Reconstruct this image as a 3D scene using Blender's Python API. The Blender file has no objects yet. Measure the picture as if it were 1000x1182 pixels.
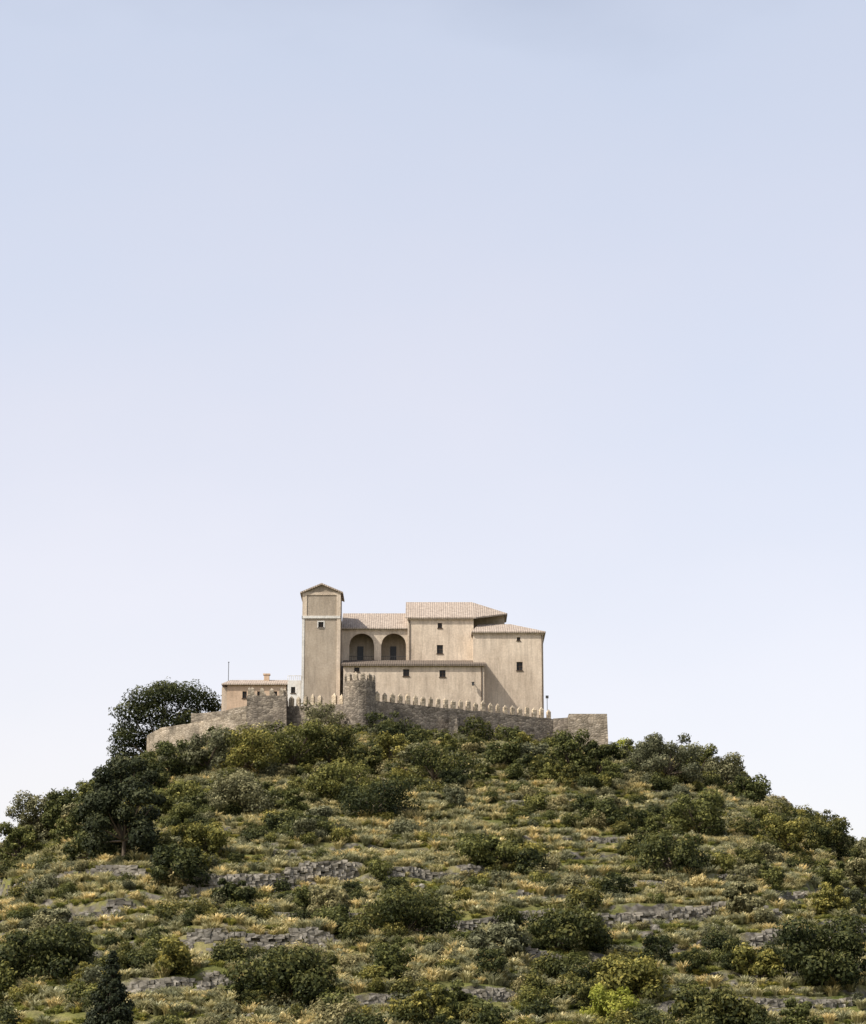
import bpy, math, random
import numpy as np
from mathutils import Vector
random.seed(7); rng=np.random.default_rng(11)
sc=bpy.context.scene
TH=math.radians(14.2); FP=2800.0
# ---- survey helpers: sight-line measurements turned into metric X / Z at a known distance Y
def W(px,py,Y):
    z=Y*math.tan(TH+math.atan((591-py)/FP))
    return ((px-500)/FP*(Y*math.cos(TH)+z*math.sin(TH)), z)
def CX(px,Y): return W(px,770,Y)[0]
def CZ(py,Y): return W(500,py,Y)[1]

# ================= numpy noise
def vn(x,y,s=0.0):
    x=np.asarray(x,float); y=np.asarray(y,float)
    xi=np.floor(x); yi=np.floor(y); fx=x-xi; fy=y-yi
    fx=fx*fx*(3-2*fx); fy=fy*fy*(3-2*fy)
    def hh(a,b):
        v=np.sin(a*127.1+b*311.7+s*74.7)*43758.5453
        return v-np.floor(v)
    return (hh(xi,yi)*(1-fx)+hh(xi+1,yi)*fx)*(1-fy)+(hh(xi,yi+1)*(1-fx)+hh(xi+1,yi+1)*fx)*fy
def fbm(x,y,s=0.0,o=4):
    a=0;w=.5;t=0
    for i in range(o):
        a=a+w*vn(x*2**i,y*2**i,s+i*3.3); t+=w; w*=.5
    return a/t
def sst(a,b,t):
    u=np.clip((t-a)/(b-a),0,1); return u*u*(3-2*u)
# ================= terrain
ctrl=[(-900,1300),(-400,1130),(-200,1075),(0,1008),(60,975),(130,915),(180,890),(240,872),(300,864),(440,866),(560,872),(700,879),(760,886),(830,907),(900,948),(1000,995),(1200,1075),(1400,1150),(1900,1300)]
CXs=np.array([W(a,b,405)[0] for a,b in ctrl]); CZs=np.array([W(a,b,405)[1] for a,b in ctrl])
def sp(t,w): return (t+np.sqrt(t*t+w*w))/2
def ridge(x):
    r=0
    for o in (-7,-4,-2,0,2,4,7): r=r+np.interp(x+o,CXs,CZs)
    r=r/7
    r=r-np.maximum(0,np.abs(x)-190)*0.3
    return r
def hill(x,y):
    return ridge(x)-0.30*sp(390-y,14)-0.35*sp(y-445,14)+1.0
walls_spec=[]
def hit(px,py):
    for Y in np.arange(150,450,0.5):
        x,z=W(px,py,Y)
        if float(hill(np.array(x),np.array(Y)))>=z: return x,Y
    return W(px,py,400)[0],400.0
for (a,b,c,d,H) in [(-60,1042,55,1030,2.5),(50,1030,175,1018,2.4),(70,1058,165,1044,2.1),(205,1034,420,1018,3.0),(195,1098,385,1098,3.0),
                    (670,1070,905,1060,2.1),(540,1110,700,1104,1.8),(840,1094,1050,1084,1.8),(130,1148,275,1142,2.1),(400,1156,600,1148,1.7),(720,1022,900,1014,1.6),(840,1132,1030,1122,1.5),(580,1042,690,1044,1.5),(420,1022,570,1012,1.5),(590,978,740,970,1.4),(500,1072,650,1066,1.5),(880,1040,1040,1034,1.4),(-20,1102,120,1096,1.6),(300,1066,440,1060,1.5),(760,1166,1020,1158,1.4),(300,990,430,984,1.2),(560,928,700,924,1.1)]:
    p=[hit(a+(c-a)*t,b+(d-b)*t) for t in np.linspace(0,1,7)]
    X=np.array([q[0] for q in p]); Yv=np.array([q[1] for q in p]); 
    Yv=np.polyval(np.polyfit(X,Yv,2),X)
    walls_spec.append((X,Yv,H))
def H(x,y):
    x=np.asarray(x,float); y=np.asarray(y,float)
    h=hill(x,y)
    rough=(fbm(x/16,y/16,2)-.5)*3.0+(fbm(x/4,y/4,5,3)-.5)*.9
    plate=sst(394,400,y)*(1-sst(440,450,y))*(1-sst(34,46,np.abs(x+8)))
    h=h+rough*(1-.85*plate)
    st=2.0
    q=(h+2.0*(fbm(x/40,y/40,9,2)-.5))/st
    k=np.floor(q); f=q-k
    ht=h+st*((.35*f+.65*sst(.70,.94,f))-f)
    m=sst(.40,.52,fbm(x/30,y/24,21,2))*(1-sst(355,380,y))*.85
    h=h*(1-m)+ht*m
    for X,Yv,Hh in walls_spec:
        wy=np.interp(x,X,Yv); fade=sst(X[0]-2,X[0]+2,x)*(1-sst(X[-1]-2,X[-1]+2,x))
        d=y-wy
        h=h+fade*Hh*.55*np.where(d>0,np.exp(-np.maximum(d,0)/9),-.35*np.exp(np.minimum(d,0)/3))
    return -2+sp(h+2,4)

# ================= materials
def newmat(n):
    m=bpy.data.materials.new(n); m.use_nodes=True
    nt=m.node_tree; b=nt.nodes['Principled BSDF']; b.inputs['Roughness'].default_value=.9
    b.inputs['Specular IOR Level'].default_value=.2
    return m,nt,b
def nd(nt,t,**k):
    n=nt.nodes.new(t)
    for a,v in k.items(): setattr(n,a,v)
    return n
def ramp(nt,src,stops):
    r=nd(nt,'ShaderNodeValToRGB'); e=r.color_ramp.elements
    while len(e)<len(stops): e.new(.5)
    for i,(p,c) in enumerate(stops):
        e[i].position=p; e[i].color=(*c,1) if len(c)==3 else c
    nt.links.new(src,r.inputs[0]); return r.outputs[0]
def noise(nt,scale,detail=5,rough=.6,sc3=None):
    n=nd(nt,'ShaderNodeTexNoise'); n.inputs['Scale'].default_value=scale; n.inputs['Detail'].default_value=detail; n.inputs['Roughness'].default_value=rough
    g=nd(nt,'ShaderNodeNewGeometry'); v=g.outputs['Position']
    if sc3:
        mp=nd(nt,'ShaderNodeMapping'); mp.inputs['Scale'].default_value=sc3; nt.links.new(v,mp.inputs[0]); v=mp.outputs[0]
    nt.links.new(v,n.inputs['Vector']); return n.outputs['Fac']
def mix(nt,f,a,b,mode='MIX'):
    m=nd(nt,'ShaderNodeMix',data_type='RGBA',blend_type=mode)
    for s,v in ((m.inputs[0],f),(m.inputs[6],a),(m.inputs[7],b)):
        if isinstance(v,(int,float)): s.default_value=v
        elif isinstance(v,tuple): s.default_value=(*v,1)
        else: nt.links.new(v,s)
    return m.outputs[2]
def bump(nt,b,src,st,dist=.1):
    n=nd(nt,'ShaderNodeBump'); n.inputs['Strength'].default_value=st; n.inputs['Distance'].default_value=dist
    nt.links.new(src,n.inputs['Height']); nt.links.new(n.outputs[0],b.inputs['Normal'])
def plaster(n,c1,c2,c3):
    m,nt,b=newmat(n)
    a=ramp(nt,noise(nt,.35,6,.65),[(.3,c1),(.7,c2)])
    s=ramp(nt,noise(nt,1.0,6,.75,sc3=(1.3,1.3,.16)),[(.44,(0,0,0)),(.70,(1,1,1))])
    c=mix(nt,s,a,c3)
    fine=ramp(nt,noise(nt,3.0,5,.75),[(.25,(.70,.70,.69)),(.7,(1.08,1.08,1.08))])
    c=mix(nt,.9,c,fine,'MULTIPLY')
    big=ramp(nt,noise(nt,.14,4,.6),[(.35,(.82,.80,.78)),(.6,(1.03,1.03,1.03))]); c=mix(nt,1.0,c,big,'MULTIPLY')
    nt.links.new(c,b.inputs['Base Color']); bump(nt,b,noise(nt,4,5,.7),.4,.1); return m
M_pl=plaster('plaster_cream',(.62,.515,.405),(.72,.61,.49),(.45,.375,.30))
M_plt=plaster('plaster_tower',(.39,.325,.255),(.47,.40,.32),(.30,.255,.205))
M_pink=plaster('plaster_ochre',(.60,.44,.31),(.69,.52,.38),(.50,.38,.28))
M_wht=plaster('plaster_white',(.70,.68,.64),(.80,.78,.74),(.58,.56,.52))
def stone(n,c1,c2,c3,sc_=1.6):
    m,nt,b=newmat(n)
    g=nd(nt,'ShaderNodeNewGeometry'); mp=nd(nt,'ShaderNodeMapping'); mp.inputs['Scale'].default_value=(1,1,1.7); nt.links.new(g.outputs['Position'],mp.inputs[0])
    v=nd(nt,'ShaderNodeTexVoronoi'); v.inputs['Scale'].default_value=sc_; nt.links.new(mp.outputs[0],v.inputs['Vector'])
    sep=nd(nt,'ShaderNodeSeparateColor'); nt.links.new(v.outputs['Color'],sep.inputs[0])
    c=ramp(nt,sep.outputs[0],[(0,c1),(.5,c2),(1,c3)])
    big=ramp(nt,noise(nt,.28,6,.7),[(.32,(.50,.49,.47)),(.5,(.95,.93,.9)),(.68,(1.3,1.24,1.15))])
    c=mix(nt,1.0,c,big,'MULTIPLY')
    st=ramp(nt,noise(nt,1.1,4,.7,sc3=(1,1,.2)),[(.5,(1,1,1)),(.72,(.62,.62,.62))]); c=mix(nt,1.0,c,st,'MULTIPLY')
    v2=nd(nt,'ShaderNodeTexVoronoi',feature='DISTANCE_TO_EDGE'); v2.inputs['Scale'].default_value=sc_; nt.links.new(mp.outputs[0],v2.inputs['Vector'])
    e=ramp(nt,v2.outputs['Distance'],[(0,(.45,.43,.4)),(.08,(1,1,1))])
    c=mix(nt,.8,c,e,'MULTIPLY')
    nt.links.new(c,b.inputs['Base Color']); bump(nt,b,v2.outputs['Distance'],.7,.18); return m
M_st=stone('rubble_stone',(.16,.14,.115),(.23,.20,.168),(.33,.29,.24))
M_stl=stone('pale_rubble_stone',(.25,.212,.165),(.34,.295,.235),(.43,.375,.305))
M_mer_lit=stone('sunlit_merlon_stone',(.42,.35,.26),(.52,.44,.33),(.58,.50,.39))  # sunlit look of the wall merlons put into a lighter colour
M_dry=stone('dry_stone',(.17,.16,.14),(.25,.235,.205),(.34,.32,.285),1.1)
def tile(n,c1,c2):
    m,nt,b=newmat(n)
    w=nd(nt,'ShaderNodeTexWave',bands_direction='X'); w.inputs['Scale'].default_value=.8; w.inputs['Distortion'].default_value=.9; w.inputs['Detail'].default_value=2
    g=nd(nt,'ShaderNodeNewGeometry'); nt.links.new(g.outputs['Position'],w.inputs['Vector'])
    a=ramp(nt,noise(nt,1.6,6,.85),[(.34,c1),(.66,c2)])
    s=ramp(nt,w.outputs['Fac'],[(0,(.82,.80,.78)),(.6,(1,1,1))])
    c=mix(nt,.6,a,s,'MULTIPLY')
    nt.links.new(c,b.inputs['Base Color']); bump(nt,b,w.outputs['Fac'],.5,.12); return m
M_tile=tile('clay_tile',(.25,.20,.165),(.52,.44,.365))
M_tile_shadow=tile('shadow_toned_tile',(.12,.095,.075),(.20,.165,.135))  # tile shadows of the front wing roof put into the colour
def flat(n,c,r=.6):
    m,nt,b=newmat(n); a=ramp(nt,noise(nt,5,3),[(.3,tuple(v*.8 for v in c)),(.7,c)])
    nt.links.new(a,b.inputs['Base Color']); b.inputs['Roughness'].default_value=r; return m
M_dark=flat('window_glass_dark',(.03,.03,.03),.3); M_wood=flat('weathered_wood',(.09,.06,.04)); M_met=flat('iron',(.06,.06,.06),.5); M_bark=flat('bark',(.11,.085,.06))
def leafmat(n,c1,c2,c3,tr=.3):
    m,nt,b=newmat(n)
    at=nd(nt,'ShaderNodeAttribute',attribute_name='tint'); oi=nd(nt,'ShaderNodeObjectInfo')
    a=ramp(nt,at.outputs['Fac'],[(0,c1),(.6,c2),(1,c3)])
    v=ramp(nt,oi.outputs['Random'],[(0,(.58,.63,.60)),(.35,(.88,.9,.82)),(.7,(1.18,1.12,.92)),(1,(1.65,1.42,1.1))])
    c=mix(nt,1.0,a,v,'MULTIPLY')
    nt.links.new(c,b.inputs['Base Color']); b.inputs['Roughness'].default_value=.65
    t=nd(nt,'ShaderNodeBsdfTranslucent'); nt.links.new(c,t.inputs[0])
    ms=nd(nt,'ShaderNodeMixShader'); ms.inputs[0].default_value=tr
    nt.links.new(b.outputs[0],ms.inputs[1]); nt.links.new(t.outputs[0],ms.inputs[2]); nt.links.new(ms.outputs[0],nt.nodes['Material Output'].inputs[0]); return m
L_con=leafmat('needles_dark',(.014,.020,.010),(.034,.042,.018),(.075,.08,.035),.1)
L_dark=leafmat('leaves_dark',(.018,.026,.009),(.060,.069,.023),(.17,.168,.058))
L_green=leafmat('leaves_green',(.034,.042,.013),(.125,.132,.040),(.30,.285,.095))
L_olive=leafmat('leaves_olive',(.07,.073,.040),(.18,.175,.10),(.38,.355,.22))
L_lime=leafmat('leaves_lime',(.13,.16,.03),(.24,.27,.05),(.35,.36,.09))
L_dry=leafmat('grass_dry',(.19,.18,.09),(.37,.345,.195),(.62,.58,.39),.35)
L_grn=leafmat('grass_green',(.12,.135,.035),(.235,.245,.07),(.37,.36,.13),.35)
# ground
M_g,nt,b=newmat('hillside_ground')
c=ramp(nt,noise(nt,.09,6,.65),[(.36,(.13,.15,.04)),(.52,(.19,.185,.065)),(.66,(.27,.235,.125))])
f=ramp(nt,noise(nt,.9,6,.75),[(.3,(.42,.43,.38)),(.65,(1.2,1.17,1.1))]); c=mix(nt,1.0,c,f,'MULTIPLY')
g=nd(nt,'ShaderNodeNewGeometry'); sx=nd(nt,'ShaderNodeSeparateXYZ'); nt.links.new(g.outputs['True Normal'],sx.inputs[0])
sl=ramp(nt,sx.outputs['Z'],[(.66,(1,1,1)),(.82,(0,0,0))])
pm=ramp(nt,noise(nt,.25,4,.6),[(.42,(0,0,0)),(.55,(1,1,1))]); sl=mix(nt,1.0,sl,pm,'MULTIPLY')
v=nd(nt,'ShaderNodeTexVoronoi'); v.inputs['Scale'].default_value=1.3; nt.links.new(g.outputs['Position'],v.inputs['Vector'])
sr=ramp(nt,v.outputs['Distance'],[(0,(.28,.255,.215)),(.7,(.09,.08,.065))])
c=mix(nt,sl,c,sr); nt.links.new(c,b.inputs['Base Color']); bump(nt,b,noise(nt,1.5,6,.8),.8,.4)

# ================= mesh helpers
def obj(name,verts,faces,mat,parent=None,smooth=False):
    me=bpy.data.meshes.new(name); me.from_pydata([tuple(map(float,v)) for v in verts],[],faces); me.update()
    o=bpy.data.objects.new(name,me); sc.collection.objects.link(o)
    if mat: me.materials.append(mat)
    if parent: o.parent=parent
    if smooth: me.polygons.foreach_set('use_smooth',[True]*len(me.polygons))
    return o
def empty(name):
    o=bpy.data.objects.new(name,None); sc.collection.objects.link(o); return o
class MB:
    def __init__(s): s.v=[]; s.f=[]
    def add(s,v,f):
        k=len(s.v); s.v+=[tuple(p) for p in v]; s.f+=[tuple(i+k for i in q) for q in f]
    def box(s,x0,x1,y0,y1,z0,z1):
        s.add([(x0,y0,z0),(x1,y0,z0),(x1,y1,z0),(x0,y1,z0),(x0,y0,z1),(x1,y0,z1),(x1,y1,z1),(x0,y1,z1)],
              [(0,3,2,1),(4,5,6,7),(0,1,5,4),(1,2,6,5),(2,3,7,6),(3,0,4,7)])
    def obj(s,name,mat,parent=None,smooth=False): return obj(name,s.v,s.f,mat,parent,smooth)
def block(name,x0,x1,y0,y1,z0,z1,mat,parent,holes=(),rec=.35):
    """walls with real window recesses in the front (holes = (x0,x1,z0,z1))"""
    m=MB()
    m.add([(x0,y0,z0),(x1,y0,z0),(x1,y1,z0),(x0,y1,z0),(x0,y0,z1),(x1,y0,z1),(x1,y1,z1),(x0,y1,z1)],
          [(4,5,6,7),(1,2,6,5),(2,3,7,6),(3,0,4,7)])
    xs=sorted({x0,x1,*[h[0] for h in holes],*[h[1] for h in holes]}); zs=sorted({z0,z1,*[h[2] for h in holes],*[h[3] for h in holes]})
    for i in range(len(xs)-1):
        for j in range(len(zs)-1):
            cx=(xs[i]+xs[i+1])/2; cz=(zs[j]+zs[j+1])/2
            if any(h[0]<cx<h[1] and h[2]<cz<h[3] for h in holes): continue
            m.add([(xs[i],y0,zs[j]),(xs[i+1],y0,zs[j]),(xs[i+1],y0,zs[j+1]),(xs[i],y0,zs[j+1])],[(0,1,2,3)])
    for h in holes:
        a,b_,c_,d=h; y=y0; e=y0+rec
        m.add([(a,y,c_),(b_,y,c_),(b_,y,d),(a,y,d),(a,e,c_),(b_,e,c_),(b_,e,d),(a,e,d)],[(0,1,5,4),(1,2,6,5),(2,3,7,6),(3,0,4,7)])
    o=m.obj(name,mat,parent)
    w=MB(); fr=MB()
    for (a,b_,c_,d) in holes:
        e=y0+rec-.02
        w.add([(a,e,c_),(b_,e,c_),(b_,e,d),(a,e,d)],[(0,1,2,3)])
        t=.07; cx=(a+b_)/2
        fr.box(cx-t/2,cx+t/2,e-.06,e-.01,c_,d); fr.box(a,b_,e-.07,e-.012,(c_+d)/2-t/2,(c_+d)/2+t/2)
        fr.box(a-.1,b_+.1,y0-.12,y0+.02,c_-.14,c_-.003)
    if holes:
        w.obj(name+'_window_panes',M_dark,parent); fr.obj(name+'_window_frames',M_wood,parent)
    return o
def roofslab(name,polys,mat,parent,th=.22):
    m=MB()
    for p in polys:
        n=len(p); top=p; bot=[(a,b_,c_-th) for a,b_,c_ in p]
        m.add(list(top)+bot,[tuple(range(n)),tuple(range(2*n-1,n-1,-1))]+[(i,i+n,(i+1)%n+n,(i+1)%n) for i in range(n)])
    return m.obj(name,mat,parent)
def win(px,py,w,h,Y): return (CX(px-w/2,Y),CX(px+w/2,Y),CZ(py+h/2,Y),CZ(py-h/2,Y))

# ================= church
ch=empty('hilltop_church')
# bell tower
Y=422; x0,x1=CX(348.5,Y),CX(392.5,Y); ze=CZ(684,Y)
panel=(CX(353.5,Y),CX(388,Y),CZ(711,Y),CZ(687,Y)); w1=win(370,721,6,6,Y)
block('bell_tower_walls',x0,x1,Y,Y+6.5,58,ze,M_plt,ch,holes=[w1],rec=.3)
fr=MB(); a,b_,c_,d=panel
fr.box(x0-.03,a,Y-.12,Y-.003,c_,ze); fr.box(b_,x1+.03,Y-.12,Y-.003,c_,ze); fr.box(a,b_,Y-.12,Y-.003,d,ze)
fr.box(CX(388.5,Y),x1+.04,Y-.12,Y-.003,58,CZ(714,Y)-.004)
fr.obj('bell_tower_pilasters',M_pl,ch)
bd=MB(); bd.box(x0-.1,x1+.1,Y-.2,Y-.004,CZ(714,Y),c_-.003); bd.box(x0-.1,x0-.004,Y-.2,Y+6.6,CZ(714,Y),c_-.003); bd.box(x1+.004,x1+.1,Y-.2,Y+6.6,CZ(714,Y),c_-.003)
q0,q1,q2,q3=w1; t=.2
bd.box(q0-t,q0-.004,Y-.06,Y-.004,q2-t,q3+t); bd.box(q1+.004,q1+t,Y-.06,Y-.004,q2-t,q3+t); bd.box(q0,q1,Y-.06,Y-.004,q3+.004,q3+t); bd.box(q0,q1,Y-.14,Y-.004,q2-t,q2-.16)
bd.obj('bell_tower_white_band',M_wht,ch)
qo=MB(); qo.box(x0-.05,x0+.38,Y-.08,Y-.005,60,CZ(714,Y)-.004); qo.obj('bell_tower_quoin',M_wht,ch)
xm=(x0+x1)/2; zp=CZ(673.5,Y)
gb=MB(); gb.add([(x0,Y,ze),(x1,Y,ze),(xm,Y,zp-.3),(x0,Y+6.5,ze),(x1,Y+6.5,ze),(xm,Y+6.5,zp-.3)],[(0,1,2),(4,3,5)]); gb.obj('bell_tower_gables',M_plt,ch)
ov=.45; sl_=(zp-ze)/(xm-x0)
roofslab('bell_tower_roof',[[(x0-ov,Y-ov,ze-ov*sl_+.25),(xm,Y-ov,zp),(xm,Y+6.5+ov,zp),(x0-ov,Y+6.5+ov,ze-ov*sl_+.25)],
                            [(xm,Y-ov,zp),(x1+ov,Y-ov,ze-ov*sl_+.25),(x1+ov,Y+6.5+ov,ze-ov*sl_+.25),(xm,Y+6.5+ov,zp)]],M_tile,ch,.28)
# loggia wing with two arches
Y=427; x0,x1=x1+.02,CX(470.5,Y); zt=CZ(725,Y); zb=CZ(763,Y)
arch=[(CX(403,Y),CX(432,Y)),(CX(440,Y),CX(469,Y))]; zspring=CZ(745,Y)
m=MB()
def low(x,i):
    a,b_=arch[i]; r=(b_-a)/2; c_=(a+b_)/2
    return zspring+math.sqrt(max(0,r*r-(x-c_)**2))*.97
dep=.5
m.add([(x0,Y,58),(arch[0][0],Y,58),(arch[0][0],Y,zt),(x0,Y,zt)],[(0,1,2,3)])
m.add([(arch[0][1],Y,58),(arch[1][0],Y,58),(arch[1][0],Y,zt),(arch[0][1],Y,zt)],[(0,1,2,3)])
m.add([(arch[1][1],Y,58),(x1,Y,58),(x1,Y,zt),(arch[1][1],Y,zt)],[(0,1,2,3)])
for i,(a,b_) in enumerate(arch):
    g_=np.linspace(a,b_,21)
    m.add([(a,Y,58),(b_,Y,58),(b_,Y,zb),(a,Y,zb)],[(0,1,2,3)])
    for k in range(20):
        p,q=g_[k],g_[k+1]
        m.add([(p,Y,low(p,i)),(q,Y,low(q,i)),(q,Y,zt),(p,Y,zt),(p,Y+dep,low(p,i)),(q,Y+dep,low(q,i))],[(0,1,2,3),(0,4,5,1)])
    for s in (a,b_): m.add([(s,Y,zb),(s,Y+dep,zb),(s,Y+dep,zspring),(s,Y,zspring)],[(0,1,2,3)])
m.box(x0,x1,Y+3.5,Y+3.9,58,zt); m.box(x0,x1,Y+3.95,Y+12,58,zt)
m.obj('loggia_walls',M_pl,ch)
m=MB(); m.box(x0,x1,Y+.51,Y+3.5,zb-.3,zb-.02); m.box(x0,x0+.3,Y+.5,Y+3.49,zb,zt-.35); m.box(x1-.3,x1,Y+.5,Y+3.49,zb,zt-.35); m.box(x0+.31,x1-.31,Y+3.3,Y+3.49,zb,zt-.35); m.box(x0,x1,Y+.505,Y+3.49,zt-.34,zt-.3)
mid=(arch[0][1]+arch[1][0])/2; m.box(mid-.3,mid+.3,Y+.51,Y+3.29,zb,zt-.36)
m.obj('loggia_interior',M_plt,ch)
dr=MB()
for px in (416,454):
    a=CX(px-3.5,Y+3); b_=CX(px+3.5,Y+3); dr.box(a,b_,Y+3.15,Y+3.295,zb,CZ(746,Y+3))
dr.obj('loggia_doors',M_dark,ch)
rl=MB()
for a,b_ in arch:
    rl.box(a,b_,Y+.15,Y+.2,zb+.85,zb+.92)
    for t in np.linspace(a+.1,b_-.1,14): rl.box(t-.02,t+.02,Y+.155,Y+.195,zb,zb+.85)
rl.obj('loggia_railing',M_met,ch)
zr=CZ(708,Y+6)
xa=x0; xb=x1-.01
roofslab('loggia_roof',[[(xa,Y-.5,zt-.05),(xb,Y-.5,zt-.05),(xb,Y+6,zr),(xa,Y+6,zr)],[(xa,Y+6,zr),(xb,Y+6,zr),(xb,Y+12.5,zt-.05),(xa,Y+12.5,zt-.05)]],M_tile,ch)
# nave block
YN=426.4; nx0,nx1=CX(470.5,YN),CX(547,YN); nz=CZ(713,YN)
block('nave_walls',nx0,nx1,YN,YN+13,58,nz,M_pl,ch,holes=[win(508,722,5,6,YN),win(508,749.5,7,10,YN)])
rz=CZ(695,YN+6.5); rx0=CX(468,YN); rx1=CX(549,YN); re=CX(545,YN+6.5)
ex=CX(586,YN+5); ez=CZ(709,YN+4)
roofslab('nave_roof',[[(rx0,YN-.5,nz),(rx1,YN-.5,nz),(re,YN+6.5,rz),(rx0,YN+6.5,rz)],
                      [(rx0,YN+6.5,rz),(re,YN+6.5,rz),(rx1,YN+13.5,nz),(rx0,YN+13.5,nz)],
                      [(rx1,YN-.49,nz-.01),(ex,YN+3.2,ez),(re+.01,YN+6.5,rz)],[(ex,YN+3.2,ez),(ex,YN+10,ez),(re+.01,YN+6.5,rz)],[(ex,YN+10,ez),(rx1,YN+13.49,nz-.01),(re+.01,YN+6.5,rz)]],M_tile,ch,.25)
gm=MB(); gm.add([(nx0,YN,nz),(nx0,YN+13,nz),(nx0,YN+6.5,rz-.25)],[(0,1,2)]); gm.obj('nave_gable',M_pl,ch)
block('choir_walls',nx1+.02,CX(583,YN+4),YN+4,YN+9.6,58,ez-.22,M_plt,ch)
# east block
YD=423; dx0,dx1=CX(546.5,YD),CX(627.5,YD); dz=CZ(729.5,YD)
block('east_block_walls',dx0,dx1,YD,YD+12,58,dz,M_pl,ch,holes=[win(600,769,7,10,YD),win(599,737.5,4,4,YD)])
ex0,ex1=CX(544.5,YD),CX(630.5,YD); ry=YD+6; rzz=CZ(720.5,ry); r0=CX(553,ry); r1=CX(590,ry)
A=(ex0,YD-.5,dz);B=(ex1,YD-.5,dz);C=(ex1,YD+12.5,dz);D=(ex0,YD+12.5,dz);P=(r0,ry,rzz);Q=(r1,ry,rzz)
roofslab('east_block_roof',[[A,B,Q,P],[B,C,Q],[C,D,P,Q],[D,A,P]],M_tile,ch,.22)
cn=MB(); cn.box(dx0-.15,dx1+.15,YD-.15,YD-.004,dz-.5,dz-.24); cn.box(nx0-.05,nx1-.01,YN-.15,YN-.004,nz-.52,nz-.27); cn.box(x0,x1-.1,Y-.15,Y-.004,zt-.5,zt-.29)
cn.obj('cornices',M_pl,ch)
# low front wing
YE=419; fx0,fx1=CX(396.5,YE),CX(559,YE); fz=CZ(767,YE)
block('front_wing_walls',fx0,fx1,YE,YD-.05,58,fz,M_pl,ch,holes=[win(412,773,6,5,YE),win(469,776.5,7,8,YE),win(511,777.5,7,8,YE)])
fz2=CZ(762,YD+3.2)
roofslab('front_wing_roof',[[(fx0-.3,YE-.5,fz),(fx1+.3,YE-.5,fz),(fx1+.3,YD-.06,fz+(fz2-fz)*.52),(fx0-.3,YD-.06,fz+(fz2-fz)*.52)],
     [(fx0-.3,YD-.05,fz+(fz2-fz)*.52),(dx0-.03,YD-.05,fz+(fz2-fz)*.52),(dx0-.03,YN-.01,fz2),(fx0-.3,YN-.01,fz2)]],M_tile_shadow,ch,.35)
lm=MB(); lx=CX(546,YE); lz=CZ(790,YE); lm.box(lx-.05,lx+.05,YE-.8,YE-.005,lz+.25,lz+.33); lm.box(lx-.2,lx+.2,YE-.95,YE-.6,lz-.35,lz+.22); lm.box(lx-.28,lx+.28,YE-1.02,YE-.53,lz+.224,lz+.25)
lm.obj('wall_lantern',M_met,ch)
pp=MB(); 
for px,Yq,za,zb_ in ((556,YE,58,fz-.4),(626,YD,58,dz-.55),(473,YN,zb,nz-.55)):
    xx=CX(px,Yq); pp.box(xx-.06,xx+.06,Yq-.14,Yq-.02,za,zb_)
pp.obj('drain_pipes',M_wood,ch)
# ================= small house
hs=empty('ochre_house'); YH=424
a,b_=CX(263,YH),CX(331,YH); z_=CZ(790,YH)
block('house_walls',a,b_,YH,YH+8,58,z_,M_pink,hs,holes=[win(283,802,5,8,YH),win(300,802,5,8,YH),win(318,802,5,8,YH)])
zr_=CZ(785,YH+4)
roofslab('house_roof',[[(a-1,YH-.5,z_+.05),(b_+.2,YH-.5,z_+.05),(b_+.2,YH+4,zr_),(a+.2,YH+4,zr_)],[(a+.2,YH+4,zr_),(b_+.2,YH+4,zr_),(b_+.2,YH+8.5,z_+.05),(a-1,YH+8.5,z_+.05)],[(a-1.0,YH-.49,z_+.04),(a+.19,YH+4,zr_),(a-1.0,YH+8.49,z_+.04)]],M_tile,hs)
m=MB(); m.box(CX(305,YH+3),CX(311,YH+3),YH+3,YH+3.9,z_,CZ(779,YH+3)); m.box(CX(304,YH+3),CX(312,YH+3),YH+2.9,YH+4,CZ(779,YH+3)+.003,CZ(777.5,YH+3)); m.obj('house_chimney',M_pink,hs)
m=MB(); m.box(CX(256.5,YH),a-.01,YH+.3,YH+7,58,CZ(793,YH)); m.obj('house_side_wing',M_pl,hs)
th_=CZ(786,YH); c0,c1=b_+.25,CX(348,YH)
block('terrace_room_walls',c0,c1,YH-.5,YH+6,58,th_,M_wht,hs,holes=[win(339,797,5,7,YH)])
m=MB()
for t in np.linspace(c0,c1,8): m.box(t-.04,t+.04,YH-.4,YH-.32,th_,th_+.8)
m.box(c0,c1,YH-.41,YH-.31,th_+.803,th_+.9); m.obj('terrace_railing',M_wht,hs)
fp=MB(); xx=CX(264,YH+3); fp.box(xx-.05,xx+.05,YH+3,YH+3.1,60,CZ(765,YH+3)); fp.box(xx-.1,xx+.1,YH+2.95,YH+3.15,CZ(765,YH+3)+.003,CZ(764,YH+3)); fp.obj('flag_pole',M_met)
fp=MB(); xx=CX(626,414.0)+.9; fp.box(xx-.05,xx+.05,416,416.1,60,CZ(806,416)); fp.box(xx-.25,xx+.25,415.9,416.2,CZ(806,416)+.003,CZ(803,416)); fp.obj('lamp_post',M_met)

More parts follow.
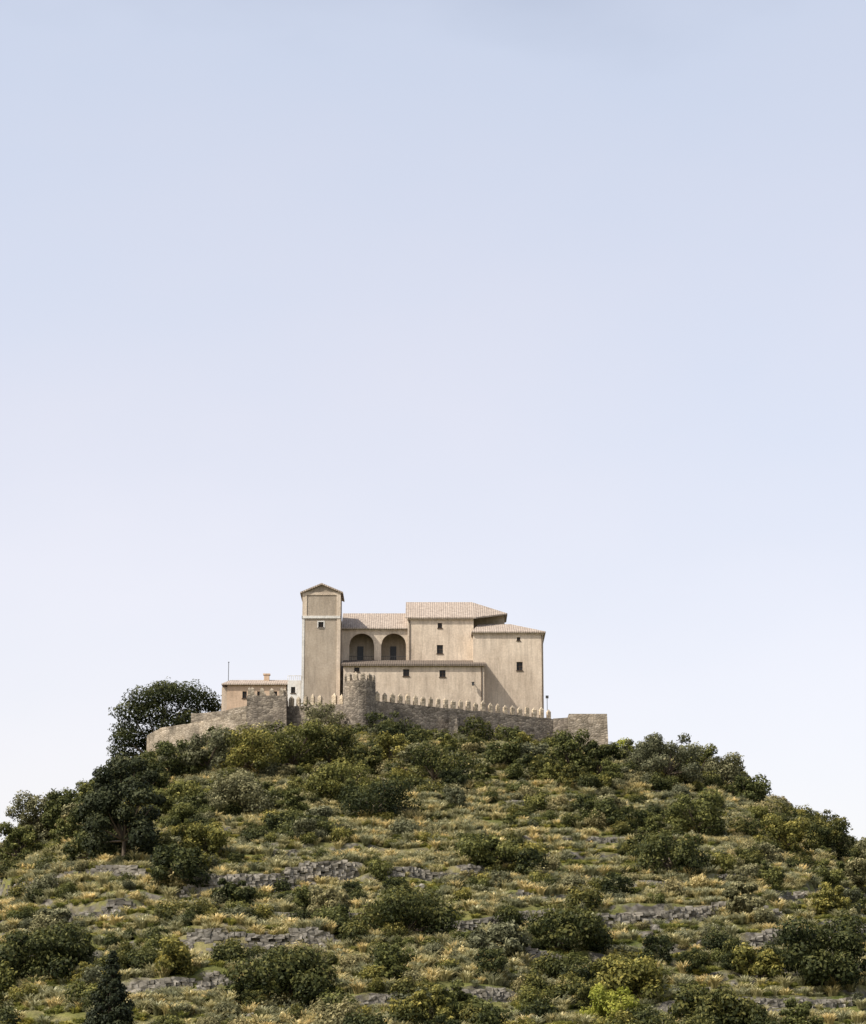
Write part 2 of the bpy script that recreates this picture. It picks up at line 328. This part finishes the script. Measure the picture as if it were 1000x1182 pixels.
# ================= castle walls
def merlon(m,c,d,w,t,h,z):
    n=Vector((-d.y,d.x)); p=[]
    for a_,b__ in((-1,-1),(1,-1),(1,1),(-1,1)):
        q=c+d*(a_*w/2)+n*(b__*t/2); p.append((q.x,q.y))
    w_=random.uniform(.86,1.1); zt_=z+h*.72*w_
    m.add([(x,y,z) for x,y in p]+[(x,y,zt_) for x,y in p]+[(c.x,c.y,z+h*w_)],[(0,1,5,4),(1,2,6,5),(2,3,7,6),(3,0,4,7),(4,5,8),(5,6,8),(6,7,8),(7,4,8)])
def curtain(name,pts,mat,th=1.1,sp_=None,mw=.72,mh=1.95,zb=54):
    m=MB(); mm=MB()
    for i in range(len(pts)-1):
        p=Vector(pts[i][:2]); q=Vector(pts[i+1][:2]); d=(q-p).normalized(); n=Vector((-d.y,d.x))
        if n.y<0: n=-n
        N=max(2,int((q-p).length/1.2))
        z0,z1=pts[i][2],pts[i+1][2]
        prev=None
        for k in range(N+1):
            t=k/N; a=p.lerp(q,t); bk=a+n*th; z=z0+(z1-z0)*t+random.uniform(-.1,.1)
            ring=[(a.x,a.y-.25,zb),(a.x,a.y,z),(bk.x,bk.y,z),(bk.x,bk.y,zb)]
            if prev: m.add(prev+ring,[(0,4,5,1),(1,5,6,2),(2,6,7,3)])
            else: m.add(ring,[(0,1,2,3)])
            prev=ring
        m.add(prev,[(3,2,1,0)])
        if sp_:
            K=int((q-p).length/sp_)
            for k in range(K):
                if random.random()<.03: continue
                c_=p.lerp(q,(k+.5)/K)+n*.3; merlon(mm,c_,d,mw*random.uniform(.85,1.1),.5,mh,z0+(z1-z0)*(k+.5)/K-.12)
    o=m.obj(name,mat)
    if mm.v: mm.obj('merlons',M_mer_lit,o)
    return o
def P3(px,py,Y): return (CX(px,Y),Y,CZ(py,Y))
z=CZ(808,397)
curtain('crenellated_castle_wall',[(CX(432,397.5),397.5,z),(CX(638,414),414,z-.35)],M_st,sp_=1.42)
z2=CZ(829,414)
curtain('castle_wall',[(CX(638,414),414.02,z2),(CX(656,413),413.2,z2)],M_st)
def bastion(name,x0,x1,y0,y1,zt,mat,mer=True,mh=1.4,zb=54,bat=.35):
    m=MB(); mm=MB()
    m.add([(x0-bat,y0-bat,zb),(x1+bat,y0-bat,zb),(x1+bat,y1,zb),(x0-bat,y1,zb),(x0,y0,zt),(x1,y0,zt),(x1,y1,zt),(x0,y1,zt)],[(4,5,6,7),(0,1,5,4),(1,2,6,5),(2,3,7,6),(3,0,4,7)])
    o=m.obj(name,mat)
    if mer:
        for (a,b__) in (((x0,y0),(x1,y0)),((x1,y0),(x1,y1)),((x1,y1),(x0,y1)),((x0,y1),(x0,y0))):
            p=Vector(a);q=Vector(b__);d=(q-p).normalized();n=Vector((-d.y,d.x));L=(q-p).length;K=max(2,int(L/1.35))
            for k in range(K): merlon(mm,p+d*((k+.5)*L/K)+n*.3,d,.72,.45,mh,zt-.05)
        mm.obj('merlons',M_stl,o)  # paler stone stands in for sunlight on the merlons
    return o
bs=bastion('stone_bastion',CX(656,411),CX(700,411),411,419,CZ(824,411),M_stl,False)
bastion('square_castle_tower',CX(286,402),CX(331,402),402,408,CZ(803,402),M_st,True,1.6)
# round tower
m=MB(); cx=CX(415,396); r=CX(433.5,396)-cx; N=28; cy=398; zt_=CZ(786,396)
v=[]
for zz,rr in((54,r*1.12),(62,r*1.04),(zt_,r)):
    for k in range(N): a=2*math.pi*k/N; v.append((cx+rr*math.cos(a),cy+rr*math.sin(a),zz))
f_=[(j*N+k,j*N+(k+1)%N,(j+1)*N+(k+1)%N,(j+1)*N+k) for j in range(2) for k in range(N)]+[tuple(range(2*N,3*N))]
m.add(v,f_); o=m.obj('round_castle_tower',M_st)
m=MB()
for k in range(12):
    a=2*math.pi*(k+.5)/12; merlon(m,Vector((cx+(r-.3)*math.cos(a),cy+(r-.3)*math.sin(a))),Vector((-math.sin(a),math.cos(a))),.75,.5,1.7,zt_-.05)
m.obj('merlons',M_stl,o)  # sunlit tone of the merlons painted by the paler stone
curtain('crenellated_castle_wall',[(CX(332,405),405,CZ(815,405)),(CX(398,399.5),399.5,CZ(813,400))],M_st,sp_=1.35)
curtain('rampart_wall',[P3(172,849,424),P3(186,841,417.5),P3(216,836,412.5),P3(247,829,408),P3(286,822,405)],M_stl,1.2)
curtain('terrace_parapet_wall',[P3(222,824,421),P3(262,820,420),P3(300,812,419.5)],M_stl,.6)
m=MB(); xx=CX(523,404.5); m.add([(xx-1.6,401.6,56),(xx+1.6,402.6,56),(xx+.6,404.2,CZ(826,404)),(xx-.6,403.4,CZ(826,404)),(xx-1.6,405.5,56),(xx+1.6,406,56)],[(0,1,2,3),(1,5,2),(0,3,4)]); m.obj('wall_buttress',M_stl)

# ================= terrain mesh
def axis(a,b_,st,lo,hi):
    mid=list(np.arange(a,b_+.01,st)); L=[];R=[];s=st;p=a
    while p>lo: s*=1.3; p-=s; L.append(p)
    s=st;p=mid[-1]
    while p<hi: s*=1.3; p+=s; R.append(p)
    return np.array(L[::-1]+mid+R)
gx=axis(-112,112,.75,-7000,7000); gy=axis(186,448,.6,-6000,9000)
XX,YY=np.meshgrid(gx,gy); ZZ=H(XX,YY)
nx,ny=len(gx),len(gy)
V=np.stack([XX,YY,ZZ],-1).reshape(-1,3)
idx=np.arange(nx*ny).reshape(ny,nx)
Fq=np.stack([idx[:-1,:-1],idx[:-1,1:],idx[1:,1:],idx[1:,:-1]],-1).reshape(-1,4)
def fastmesh(name,V,Fq,tint=None):
    me=bpy.data.meshes.new(name); me.vertices.add(len(V)); me.vertices.foreach_set('co',np.asarray(V,np.float32).ravel())
    me.loops.add(Fq.size); me.loops.foreach_set('vertex_index',Fq.astype(np.int32).ravel())
    me.polygons.add(len(Fq)); k=Fq.shape[1]; me.polygons.foreach_set('loop_start',np.arange(0,Fq.size,k,dtype=np.int32))
    me.update(calc_edges=True)
    if tint is not None:
        at=me.attributes.new('tint','FLOAT','FACE'); at.data.foreach_set('value',np.asarray(tint,np.float32))
    me.validate(); return me
me=fastmesh('hillside_terrain',V,Fq); me.materials.append(M_g)
o=bpy.data.objects.new('hillside_terrain',me); sc.collection.objects.link(o)

# ================= dry stone walls
for X,Yv,Hh in walls_spec:
    m=MB(); nc=max(3,int(Hh/.36))
    for j in range(nc):
        x=X[0]+random.uniform(0,.5)
        while x<X[-1]:
            w=random.uniform(.35,.9); y=float(np.interp(x,X,Yv)); 
            env=min(1,(x-X[0])/3+.2,(X[-1]-x)/3+.2)*(0.65+.65*float(vn(x/5,y/5,33)))
            if j/nc<env and random.random()>.04:
                zb_=float(H(x,y-.6))-.25+j*.36
                hh=.38*random.uniform(.85,1.2); yo=random.uniform(-.14,.1)+j*.05
                k=[(x,y-.35+yo,zb_),(x+w,y-.35+yo,zb_),(x+w,y+.5,zb_),(x,y+.5,zb_),(x,y-.35+yo,zb_+hh),(x+w,y-.35+yo,zb_+hh),(x+w,y+.5,zb_+hh),(x,y+.5,zb_+hh)]
                k=[(p[0]+random.uniform(-.07,.07),p[1]+random.uniform(-.07,.07),p[2]+random.uniform(-.07,.07)) for p in k]
                m.add(k,[(0,3,2,1),(4,5,6,7),(0,1,5,4),(1,2,6,5),(2,3,7,6),(3,0,4,7)])
            x+=w+.02
    m.obj('dry_stone_wall',M_dry)

# ================= foliage
def leaves(cen,rad,n,size,asp=.55,up=.25,shell=.55):
    """cen (k,3), rad (k,3): leaf-clump rhombs spread through lobes"""
    cen=np.asarray(cen,float); rad=np.asarray(rad,float)
    vol=(rad[:,0]*rad[:,1]*rad[:,2])**(2/3); pk=rng.choice(len(cen),n,p=vol/vol.sum())
    d=rng.normal(size=(n,3)); d/=np.linalg.norm(d,axis=1)[:,None]
    rr=shell+(1.15-shell)*rng.random(n)**.7
    lump=1+.26*np.sin(d[:,0]*5+pk*1.7)*np.sin(d[:,1]*5+pk)*np.cos(d[:,2]*4+pk*2.3)+.12*np.sin(d[:,0]*13+pk)*np.sin(d[:,2]*12+pk*2)
    p=cen[pk]+d*rad[pk]*(rr*lump)[:,None]
    nn=d+rng.normal(size=(n,3))*.5+np.array([0,0,up]); nn/=np.linalg.norm(nn,axis=1)[:,None]
    u=np.cross(nn,rng.normal(size=(n,3))); u/=np.linalg.norm(u,axis=1)[:,None]; v=np.cross(nn,u)
    s=size*(.45+rng.random(n)*1.0); 
    u=u*s[:,None]; v=v*(s*asp)[:,None]
    bend=nn*(s*.18)[:,None]
    Q=np.stack([p-u-bend,p-v,p+u-bend,p+v],1)
    tint=np.clip(rng.normal(.36,.22,n)+.36*d[:,2]+.4*(rr-.85)+.14*np.sin(pk*2.1),0,1)  # random tint; lobe tops painted lighter, lower and inner leaves darker, as shading
    return Q,tint
def limbs(m,pts,base,r0):
    def seg(a,b_,ra,rb,n=6):
        a=np.array(a,float);b_=np.array(b_,float);d=b_-a;d/=np.linalg.norm(d)+1e-9
        t=np.cross(d,[.3,.9,.1]);t/=np.linalg.norm(t);s=np.cross(d,t)
        v=[tuple(a+ra*(math.cos(2*math.pi*k/n)*t+math.sin(2*math.pi*k/n)*s)) for k in range(n)]+[tuple(b_+rb*(math.cos(2*math.pi*k/n)*t+math.sin(2*math.pi*k/n)*s)) for k in range(n)]
        m.add(v,[(k,(k+1)%n,(k+1)%n+n,k+n) for k in range(n)])
    top=np.mean(pts,axis=0); fork=np.array(base)*.45+top*.55; fork[2]=base[2]+(top[2]-base[2])*.45
    seg(base,fork,r0,r0*.7)
    for p in pts:
        mid=(fork+np.array(p))/2+rng.normal(size=3)*.15*r0
        seg(fork,mid,r0*.5,r0*.32); seg(mid,p,r0*.32,r0*.1)
def crown(kind,w,h):
    c=[];r=[]
    if kind=='shrub':
        k=int(rng.integers(6,11))
        for i in range(k):
            a=rng.random()*6.28; q=rng.random()**.6*.66*w/2; rr=w*.5*rng.uniform(.26,.52)
            hh=h*rng.uniform(.25,.66)*(1-.35*q/(w/2)); c.append((q*math.cos(a),q*math.sin(a),hh)); r.append((rr,rr,max(.28*h,h*.34*rng.uniform(.8,1.2))))
    elif kind=='round':
        k=20; lean=rng.uniform(-.1,.1)*w
        for i in range(k):
            a=i*2.4+rng.random(); t=(i+.5)/k; zz=.14+.70*t; q=math.sin(min(1,(1.12-zz)*1.6)*math.pi/2)*.37*w*rng.uniform(.4,1.3)
            rr=w*rng.uniform(.085,.20); c.append((q*math.cos(a)+lean*zz,q*math.sin(a),zz*h*rng.uniform(.88,1.08))); r.append((rr,rr,rr*rng.uniform(.6,.95)))
    elif kind=='cone':
        k=46
        for i in range(k):
            t=(i+.5)/k; zz=.06+.91*t; q=(1-t)*.40*w*rng.uniform(.7,1.1); a=i*2.4
            rr=w*(.035+.12*(1-t))*rng.uniform(.8,1.25); c.append((q*math.cos(a),q*math.sin(a),zz*h)); r.append((rr,rr,rr*.8))
    return np.array(c),np.array(r)
def tree(name,kind,px,py,wp,hp,mat,Y=None,n=3500,ls=.22,lob=None,sink=.3):
    if Y is None: x,Y=hit(px,py)
    else: x=W(px,py,Y)[0]
    zt=float(H(x,Y)); s=1/(FP/(Y*1.03))
    w,h=wp*s,hp*s
    root=empty(name); root.location=(x,Y,zt-sink)
    if lob is None: c,r=crown(kind,w,h)
    else:
        up=W(px,py,Y)[1]-zt
        c=np.array([(a*s,rng.uniform(-1,1)*wp*.16*s,b_*s+up) for a,b_,_,_ in lob]); r=np.array([(e*s,e*s*.9,g_*s) for _,_,e,g_ in lob])
    Q,t=leaves(c,r,n,ls)
    Q[...,2]=np.maximum(Q[...,2],.05)
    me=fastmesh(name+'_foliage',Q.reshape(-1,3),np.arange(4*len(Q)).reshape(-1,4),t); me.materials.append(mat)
    o=bpy.data.objects.new('foliage',me); sc.collection.objects.link(o); o.parent=root
    m=MB(); limbs(m,c,(0,0,-.5),max(.12,w*.03)); o=m.obj('trunk_and_limbs',M_bark,root,True)
    return root
# umbrella pine left of the castle
lob=[(25,80,24,13),(0,84,25,13),(44,74,18,11),(-22,74,22,13),(-38,60,20,12),(-48,44,15,11),(-45,29,15,10),(-15,58,22,12),(15,62,22,12),(54,67,10,8),(-50,16,13,11),(-30,34,18,13),(-5,90,14,8),(30,52,16,11),(5,42,20,13),(-25,18,16,12),(-8,28,18,13),(-42,6,14,11),(-15,8,16,11)]
tree('umbrella_pine_tree','x',190,885,120,100,L_dark,Y=430,n=23000,ls=.22,lob=lob,sink=0)
R='holm_oak_tree'
for a in [
 ('round',142,1012,102,134,L_con,12500),('round',110,1000,60,80,L_dark,4500),('round',195,910,66,58,L_green,3600),('round',235,902,64,58,L_olive,3600),('round',285,900,78,54,L_green,4200),
 ('round',335,890,80,70,L_green,5000),('round',385,890,72,68,L_dark,5400),('round',300,874,52,42,L_olive,2800),('round',165,925,50,44,L_dark,2600),('round',215,940,60,44,L_green,3000),
 ('round',500,905,95,48,L_dark,4500),('round',395,925,80,50,L_green,4500),('round',275,945,80,55,L_olive,4500),('round',455,882,46,44,L_green,2600),('round',425,892,50,44,L_dark,3000),
 ('round',580,890,50,38,L_green,2700),('round',620,892,46,34,L_olive,2600),('round',482,888,46,34,L_olive,2400),
 ('round',660,901,54,64,L_green,3800),('round',694,903,54,60,L_dark,3800),('round',772,909,74,66,L_olive,5000),('round',835,914,56,54,L_olive,3500),('round',740,894,46,44,L_olive,2800),('round',805,904,46,46,L_green,2800),
 ('round',868,932,50,42,L_green,2800),('round',808,965,74,54,L_green,4500),('round',780,1010,84,50,L_dark,4500),('round',905,992,68,54,L_green,4000),('round',950,988,64,46,L_dark,3600),('round',990,1000,50,40,L_olive,2600),
 ('round',40,985,64,74,L_olive,4400),('round',75,965,54,58,L_green,3600),('round',20,1002,54,50,L_green,3200),('round',110,935,48,44,L_green,2800),
 ('round',205,1030,68,60,L_dark,4200),('round',270,1045,46,42,L_dark,2800),('round',60,1130,112,62,L_dark,7000),('round',330,1160,122,64,L_dark,7500),
 ('round',470,1085,112,54,L_dark,5500),('round',650,1100,92,48,L_dark,4500),('round',720,1150,102,62,L_green,6000),('round',955,1145,112,78,L_dark,7500),
 ('round',860,1075,46,50,L_olive,3200),('round',580,1110,68,48,L_olive,4000),('round',60,1075,42,40,L_olive,2600),('round',880,1130,62,38,L_green,3200),('round',430,945,92,40,L_dark,4000),('round',350,975,62,40,L_dark,3600),
 ('round',540,1190,90,40,L_green,4500),('round',830,1190,100,46,L_dark,5000),('round',230,1000,60,40,L_green,3000),('round',560,1010,80,40,L_green,4000),('round',690,960,60,36,L_green,3000)]:
    k,px,py,w,h,mt,n=a; tree('olive_tree' if mt==L_olive else R,k,px,py,w,h,mt,n=int(n*1.5),ls=.19)
tree('olive_tree','round',368,842,60,54,L_olive,Y=396,n=5000,ls=.18)
tree('conifer_tree','cone',127,1215,80,122,L_con,n=17000,ls=.13)
tree('young_poplar_tree','round',720,880,32,36,L_lime,n=1600,ls=.2)
tree('lime_shrub','round',706,1190,60,54,L_lime,n=5000,ls=.13)
tree('climbing_ivy','round',245,872,22,44,L_dark,Y=407.6,n=1600,ls=.2)
for a in [(545,50,50,403,L_dark),(608,36,38,409,L_dark),(572,40,38,405,L_green),(640,38,36,410.5,L_green),(500,34,30,400,L_green),(470,40,34,397.5,L_dark),(440,40,42,394.5,L_green),(668,34,34,408.5,L_olive)]:
    tree('ivy_shrub','round',a[0],870,a[1],a[2],a[4],Y=a[3],n=int(a[1]*a[2]*1.25),ls=.2)

# ---- instanced scatter (prototypes live in library collections)
def proto(coll,name,kind,w,h,mat,n,ls):
    c,r=crown(kind,w,h); Q,t=leaves(c,r,n,ls); Q[...,2]=np.maximum(Q[...,2],-.1)
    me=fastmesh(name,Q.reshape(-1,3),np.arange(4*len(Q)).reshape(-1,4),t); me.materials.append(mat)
    coll.objects.link(bpy.data.objects.new(name,me))
def tuft(coll,name,mat,n=150,h=.9,sp_=.55):
    a=rng.random(n)*6.28; r0=rng.random(n)*.26; lean=rng.random(n)**.8*sp_; L=h*rng.uniform(.6,1.15,n)
    b0=np.stack([r0*np.cos(a),r0*np.sin(a),np.zeros(n)-.05],-1)
    d=np.stack([np.cos(a)*lean,np.sin(a)*lean,np.sqrt(1-np.clip(lean,0,.9)**2)],-1)
    mid=b0+d*(L*.6)[:,None]; tip=mid+np.stack([np.cos(a)*(lean+.25),np.sin(a)*(lean+.25),np.full(n,.35)],-1)*(L*.5)[:,None]
    w=np.stack([-np.sin(a),np.cos(a),np.zeros(n)],-1)*.045
    V=np.stack([b0-w,b0+w,mid+w*.9,mid-w*.9,mid-w*.9,mid+w*.9,tip+w*.3,tip-w*.3],1).reshape(-1,3)
    t=np.clip(rng.normal(.5,.2,n),0,1)
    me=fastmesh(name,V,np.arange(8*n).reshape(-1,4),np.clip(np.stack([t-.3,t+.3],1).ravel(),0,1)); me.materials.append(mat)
    coll.objects.link(bpy.data.objects.new(name,me))
def rock(coll,name):
    import bmesh
    bm=bmesh.new(); bmesh.ops.create_icosphere(bm,subdivisions=2,radius=.5)
    for v in bm.verts: v.co*=random.uniform(.75,1.2); v.co.z*=.65
    me=bpy.data.meshes.new(name); bm.to_mesh(me); bm.free(); me.materials.append(M_dry); coll.objects.link(bpy.data.objects.new(name,me))
def lib(n): return bpy.data.collections.new(n)
c_sh=lib('shrub_forms')
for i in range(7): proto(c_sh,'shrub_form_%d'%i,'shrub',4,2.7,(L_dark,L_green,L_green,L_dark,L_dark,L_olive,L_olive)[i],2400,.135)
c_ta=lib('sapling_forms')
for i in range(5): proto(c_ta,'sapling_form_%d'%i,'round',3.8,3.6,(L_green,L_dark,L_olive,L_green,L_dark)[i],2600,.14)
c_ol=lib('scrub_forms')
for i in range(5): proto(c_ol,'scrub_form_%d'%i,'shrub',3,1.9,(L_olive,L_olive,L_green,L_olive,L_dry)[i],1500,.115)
c_gr=lib('dry_grass_forms')
for i in range(3): tuft(c_gr,'dry_grass_form_%d'%i,L_dry,90)
c_gg=lib('green_grass_forms')
for i in range(3): tuft(c_gg,'green_grass_form_%d'%i,L_grn,80,.5,.7)
c_rk=lib('rock_forms')
for i in range(4): rock(c_rk,'rock_form_%d'%i)
def scatter(name,coll,x,y,s,sink=.1):
    z=H(x,y)-sink; n=len(x)
    me=bpy.data.meshes.new(name); me.vertices.add(n); me.vertices.foreach_set('co',np.stack([x,y,z],-1).astype(np.float32).ravel())
    for nm,ty,val in (('scl','FLOAT',s),('rz','FLOAT',rng.random(n)*6.283)):
        a=me.attributes.new(nm,ty,'POINT'); a.data.foreach_set('value',np.asarray(val,np.float32))
    a=me.attributes.new('idx','INT','POINT'); a.data.foreach_set('value',rng.integers(0,len(coll.objects),n).astype(np.int32))
    o=bpy.data.objects.new(name,me); sc.collection.objects.link(o)
    g=bpy.data.node_groups.new(name+'_scatter','GeometryNodeTree')
    g.interface.new_socket('Geometry',in_out='INPUT',socket_type='NodeSocketGeometry'); g.interface.new_socket('Geometry',in_out='OUTPUT',socket_type='NodeSocketGeometry')
    N=g.nodes.new; gi=N('NodeGroupInput'); go=N('NodeGroupOutput'); ip=N('GeometryNodeInstanceOnPoints'); ci=N('GeometryNodeCollectionInfo')
    ci.inputs['Collection'].default_value=coll; ci.inputs['Separate Children'].default_value=True; ci.inputs['Reset Children'].default_value=True
    def na(n_,ty):
        q=N('GeometryNodeInputNamedAttribute'); q.data_type=ty; q.inputs['Name'].default_value=n_; return q.outputs['Attribute']
    cx_=N('ShaderNodeCombineXYZ'); l=g.links.new
    l(gi.outputs[0],ip.inputs['Points']); l(ci.outputs[0],ip.inputs['Instance']); ip.inputs['Pick Instance'].default_value=True
    l(na('idx','INT'),ip.inputs['Instance Index']); l(na('scl','FLOAT'),ip.inputs['Scale']); l(na('rz','FLOAT'),cx_.inputs[2]); l(cx_.outputs[0],ip.inputs['Rotation'])
    l(ip.outputs[0],go.inputs[0]); md=o.modifiers.new('scatter','NODES'); md.node_group=g; return o
def ok(x,y,c=1.2,front=4.0):
    # keep the castle platform and the faces of the terrace walls clear
    wall_y=np.interp(x,[CX(172,424),CX(216,412),CX(286,401),CX(332,401),CX(398,396),CX(433,396),CX(638,413),CX(702,410),CX(703,430)],[424,411,400,400,394.5,395,411.5,409.5,470])
    k=~((x>CX(165,420))&(x<CX(703,412))&(y>wall_y-c))
    for X,Yv,Hh in walls_spec:
        d=y-np.interp(x,X,Yv); k&=~((x>X[0])&(x<X[-1])&(d>-front)&(d<.9)&(rng.random(len(x))>.12))
    return k
def cand(n,c=1.2,front=4.0):
    x=rng.uniform(-112,112,n); y=rng.uniform(188,446,n); k=ok(x,y,c,front); return x[k],y[k]
side=lambda x,y: .05*(1-sst(-20,25,x))*sst(300,380,y)-.05*sst(0,30,x)
x,y=cand(11000,2.2,7); d=fbm(x/11,y/11,41,3)+.11*sst(320,385,y)+side(x,y); k=rng.random(len(x))<sst(.43,.60,d)*.9+.04
x,y=x[k],y[k]; scatter('hillside_shrubs',c_sh,x,y,.22+.98*rng.random(len(x))**2.1)
x,y=cand(2600,2.5,9); d=fbm(x/14,y/14,141,3)+.12*sst(300,385,y)+side(x,y); k=rng.random(len(x))<sst(.47,.66,d)*.75+.015
x,y=x[k],y[k]; scatter('wild_olive_saplings',c_ta,x,y,.4+.85*rng.random(len(x))**1.5)
x,y=cand(12500,1.6,4); d=fbm(x/9,y/9,77,3); k=rng.random(len(x))<sst(.38,.60,d)*.75+.12
x,y=x[k],y[k]; scatter('hillside_scrub',c_ol,x,y,.2+.75*rng.random(len(x))**1.9)
x,y=cand(54000,1.2,2.5); d=fbm(x/11,y/11,55,3); k=rng.random(len(x))<sst(.34,.54,d)*.85+.15
x,y=x[k],y[k]; scatter('dry_grass',c_gr,x,y,rng.uniform(.7,1.75,len(x)),.05)
x,y=cand(36000,1.2,2.0); d=fbm(x/11,y/11,55,3); k=rng.random(len(x))<1-sst(.42,.6,d)*.7
x,y=x[k],y[k]; scatter('green_grass',c_gg,x,y,rng.uniform(.7,1.6,len(x)),.05)
x,y=cand(2000,1.2,0); k=rng.random(len(x))<sst(.4,.6,fbm(x/10,y/10,91,3)); x,y=x[k],y[k]; scatter('loose_rocks',c_rk,x,y,.35+1.4*rng.random(len(x))**2.2,.05)

# ================= camera
cam=bpy.data.cameras.new('camera'); co=bpy.data.objects.new('camera',cam); sc.collection.objects.link(co)
cam.sensor_fit='HORIZONTAL'; cam.sensor_width=36; cam.lens=100.8; cam.clip_end=20000; cam.clip_start=.5
co.location=(0,0,0); co.rotation_euler=(math.radians(90)+TH,0,0); sc.camera=co
# ================= light
el=math.radians(47); ax,ay=-.85,-.527
ts=Vector((ax*math.cos(el),ay*math.cos(el),math.sin(el)))
L=bpy.data.lights.new('sun','SUN'); L.energy=5.0; L.angle=math.radians(.5); L.color=(1,.94,.84)
lo=bpy.data.objects.new('sun',L); sc.collection.objects.link(lo); lo.rotation_euler=ts.to_track_quat('Z','Y').to_euler()
w=bpy.data.worlds.new('World'); sc.world=w; w.use_nodes=True; nt=w.node_tree; bg=nt.nodes['Background']
sk=nt.nodes.new('ShaderNodeTexSky'); sk.sky_type='NISHITA'; sk.sun_disc=False; sk.sun_elevation=el; sk.sun_rotation=math.atan2(ax,ay)%(2*math.pi)
sk.air_density=1.0; sk.dust_density=3.0; sk.ozone_density=1.0
nt.links.new(sk.outputs[0],bg.inputs[0]); bg.inputs[1].default_value=.12
# thin high haze veil, denser towards the horizon
tc=nt.nodes.new('ShaderNodeTexCoord'); sx=nt.nodes.new('ShaderNodeSeparateXYZ'); nt.links.new(tc.outputs['Generated'],sx.inputs[0])
mp=nt.nodes.new('ShaderNodeMapping'); mp.inputs['Scale'].default_value=(1,1,2.0); mp.inputs['Rotation'].default_value=(0,math.radians(25),0); nt.links.new(tc.outputs['Generated'],mp.inputs[0])
nz_=nt.nodes.new('ShaderNodeTexNoise'); nz_.inputs['Scale'].default_value=4.5; nz_.inputs['Detail'].default_value=5; nz_.inputs['Roughness'].default_value=.5; nt.links.new(mp.outputs[0],nz_.inputs['Vector'])
ma=nt.nodes.new('ShaderNodeMath'); ma.operation='MULTIPLY_ADD'; nt.links.new(nz_.outputs['Fac'],ma.inputs[0]); ma.inputs[1].default_value=-.22; nt.links.new(sx.outputs['Z'],ma.inputs[2])
ad=nt.nodes.new('ShaderNodeMath'); ad.operation='ADD'; ad.inputs[1].default_value=.11; nt.links.new(ma.outputs[0],ad.inputs[0])
hz=ramp(nt,ad.outputs[0],[(0,(.68,.58,.52)),(.12,(.63,.535,.49)),(.24,(.55,.485,.46)),(.42,(.455,.445,.46)),(.60,(.16,.16,.17)),(1,(.06,.06,.07))])
b2=nt.nodes.new('ShaderNodeBackground'); nt.links.new(hz,b2.inputs[0]); b2.inputs[1].default_value=1.0
asd=nt.nodes.new('ShaderNodeAddShader'); nt.links.new(bg.outputs[0],asd.inputs[0]); nt.links.new(b2.outputs[0],asd.inputs[1]); nt.links.new(asd.outputs[0],nt.nodes['World Output'].inputs[0])
sc.view_settings.view_transform='Standard'; sc.view_settings.look='None'; sc.view_settings.exposure=0
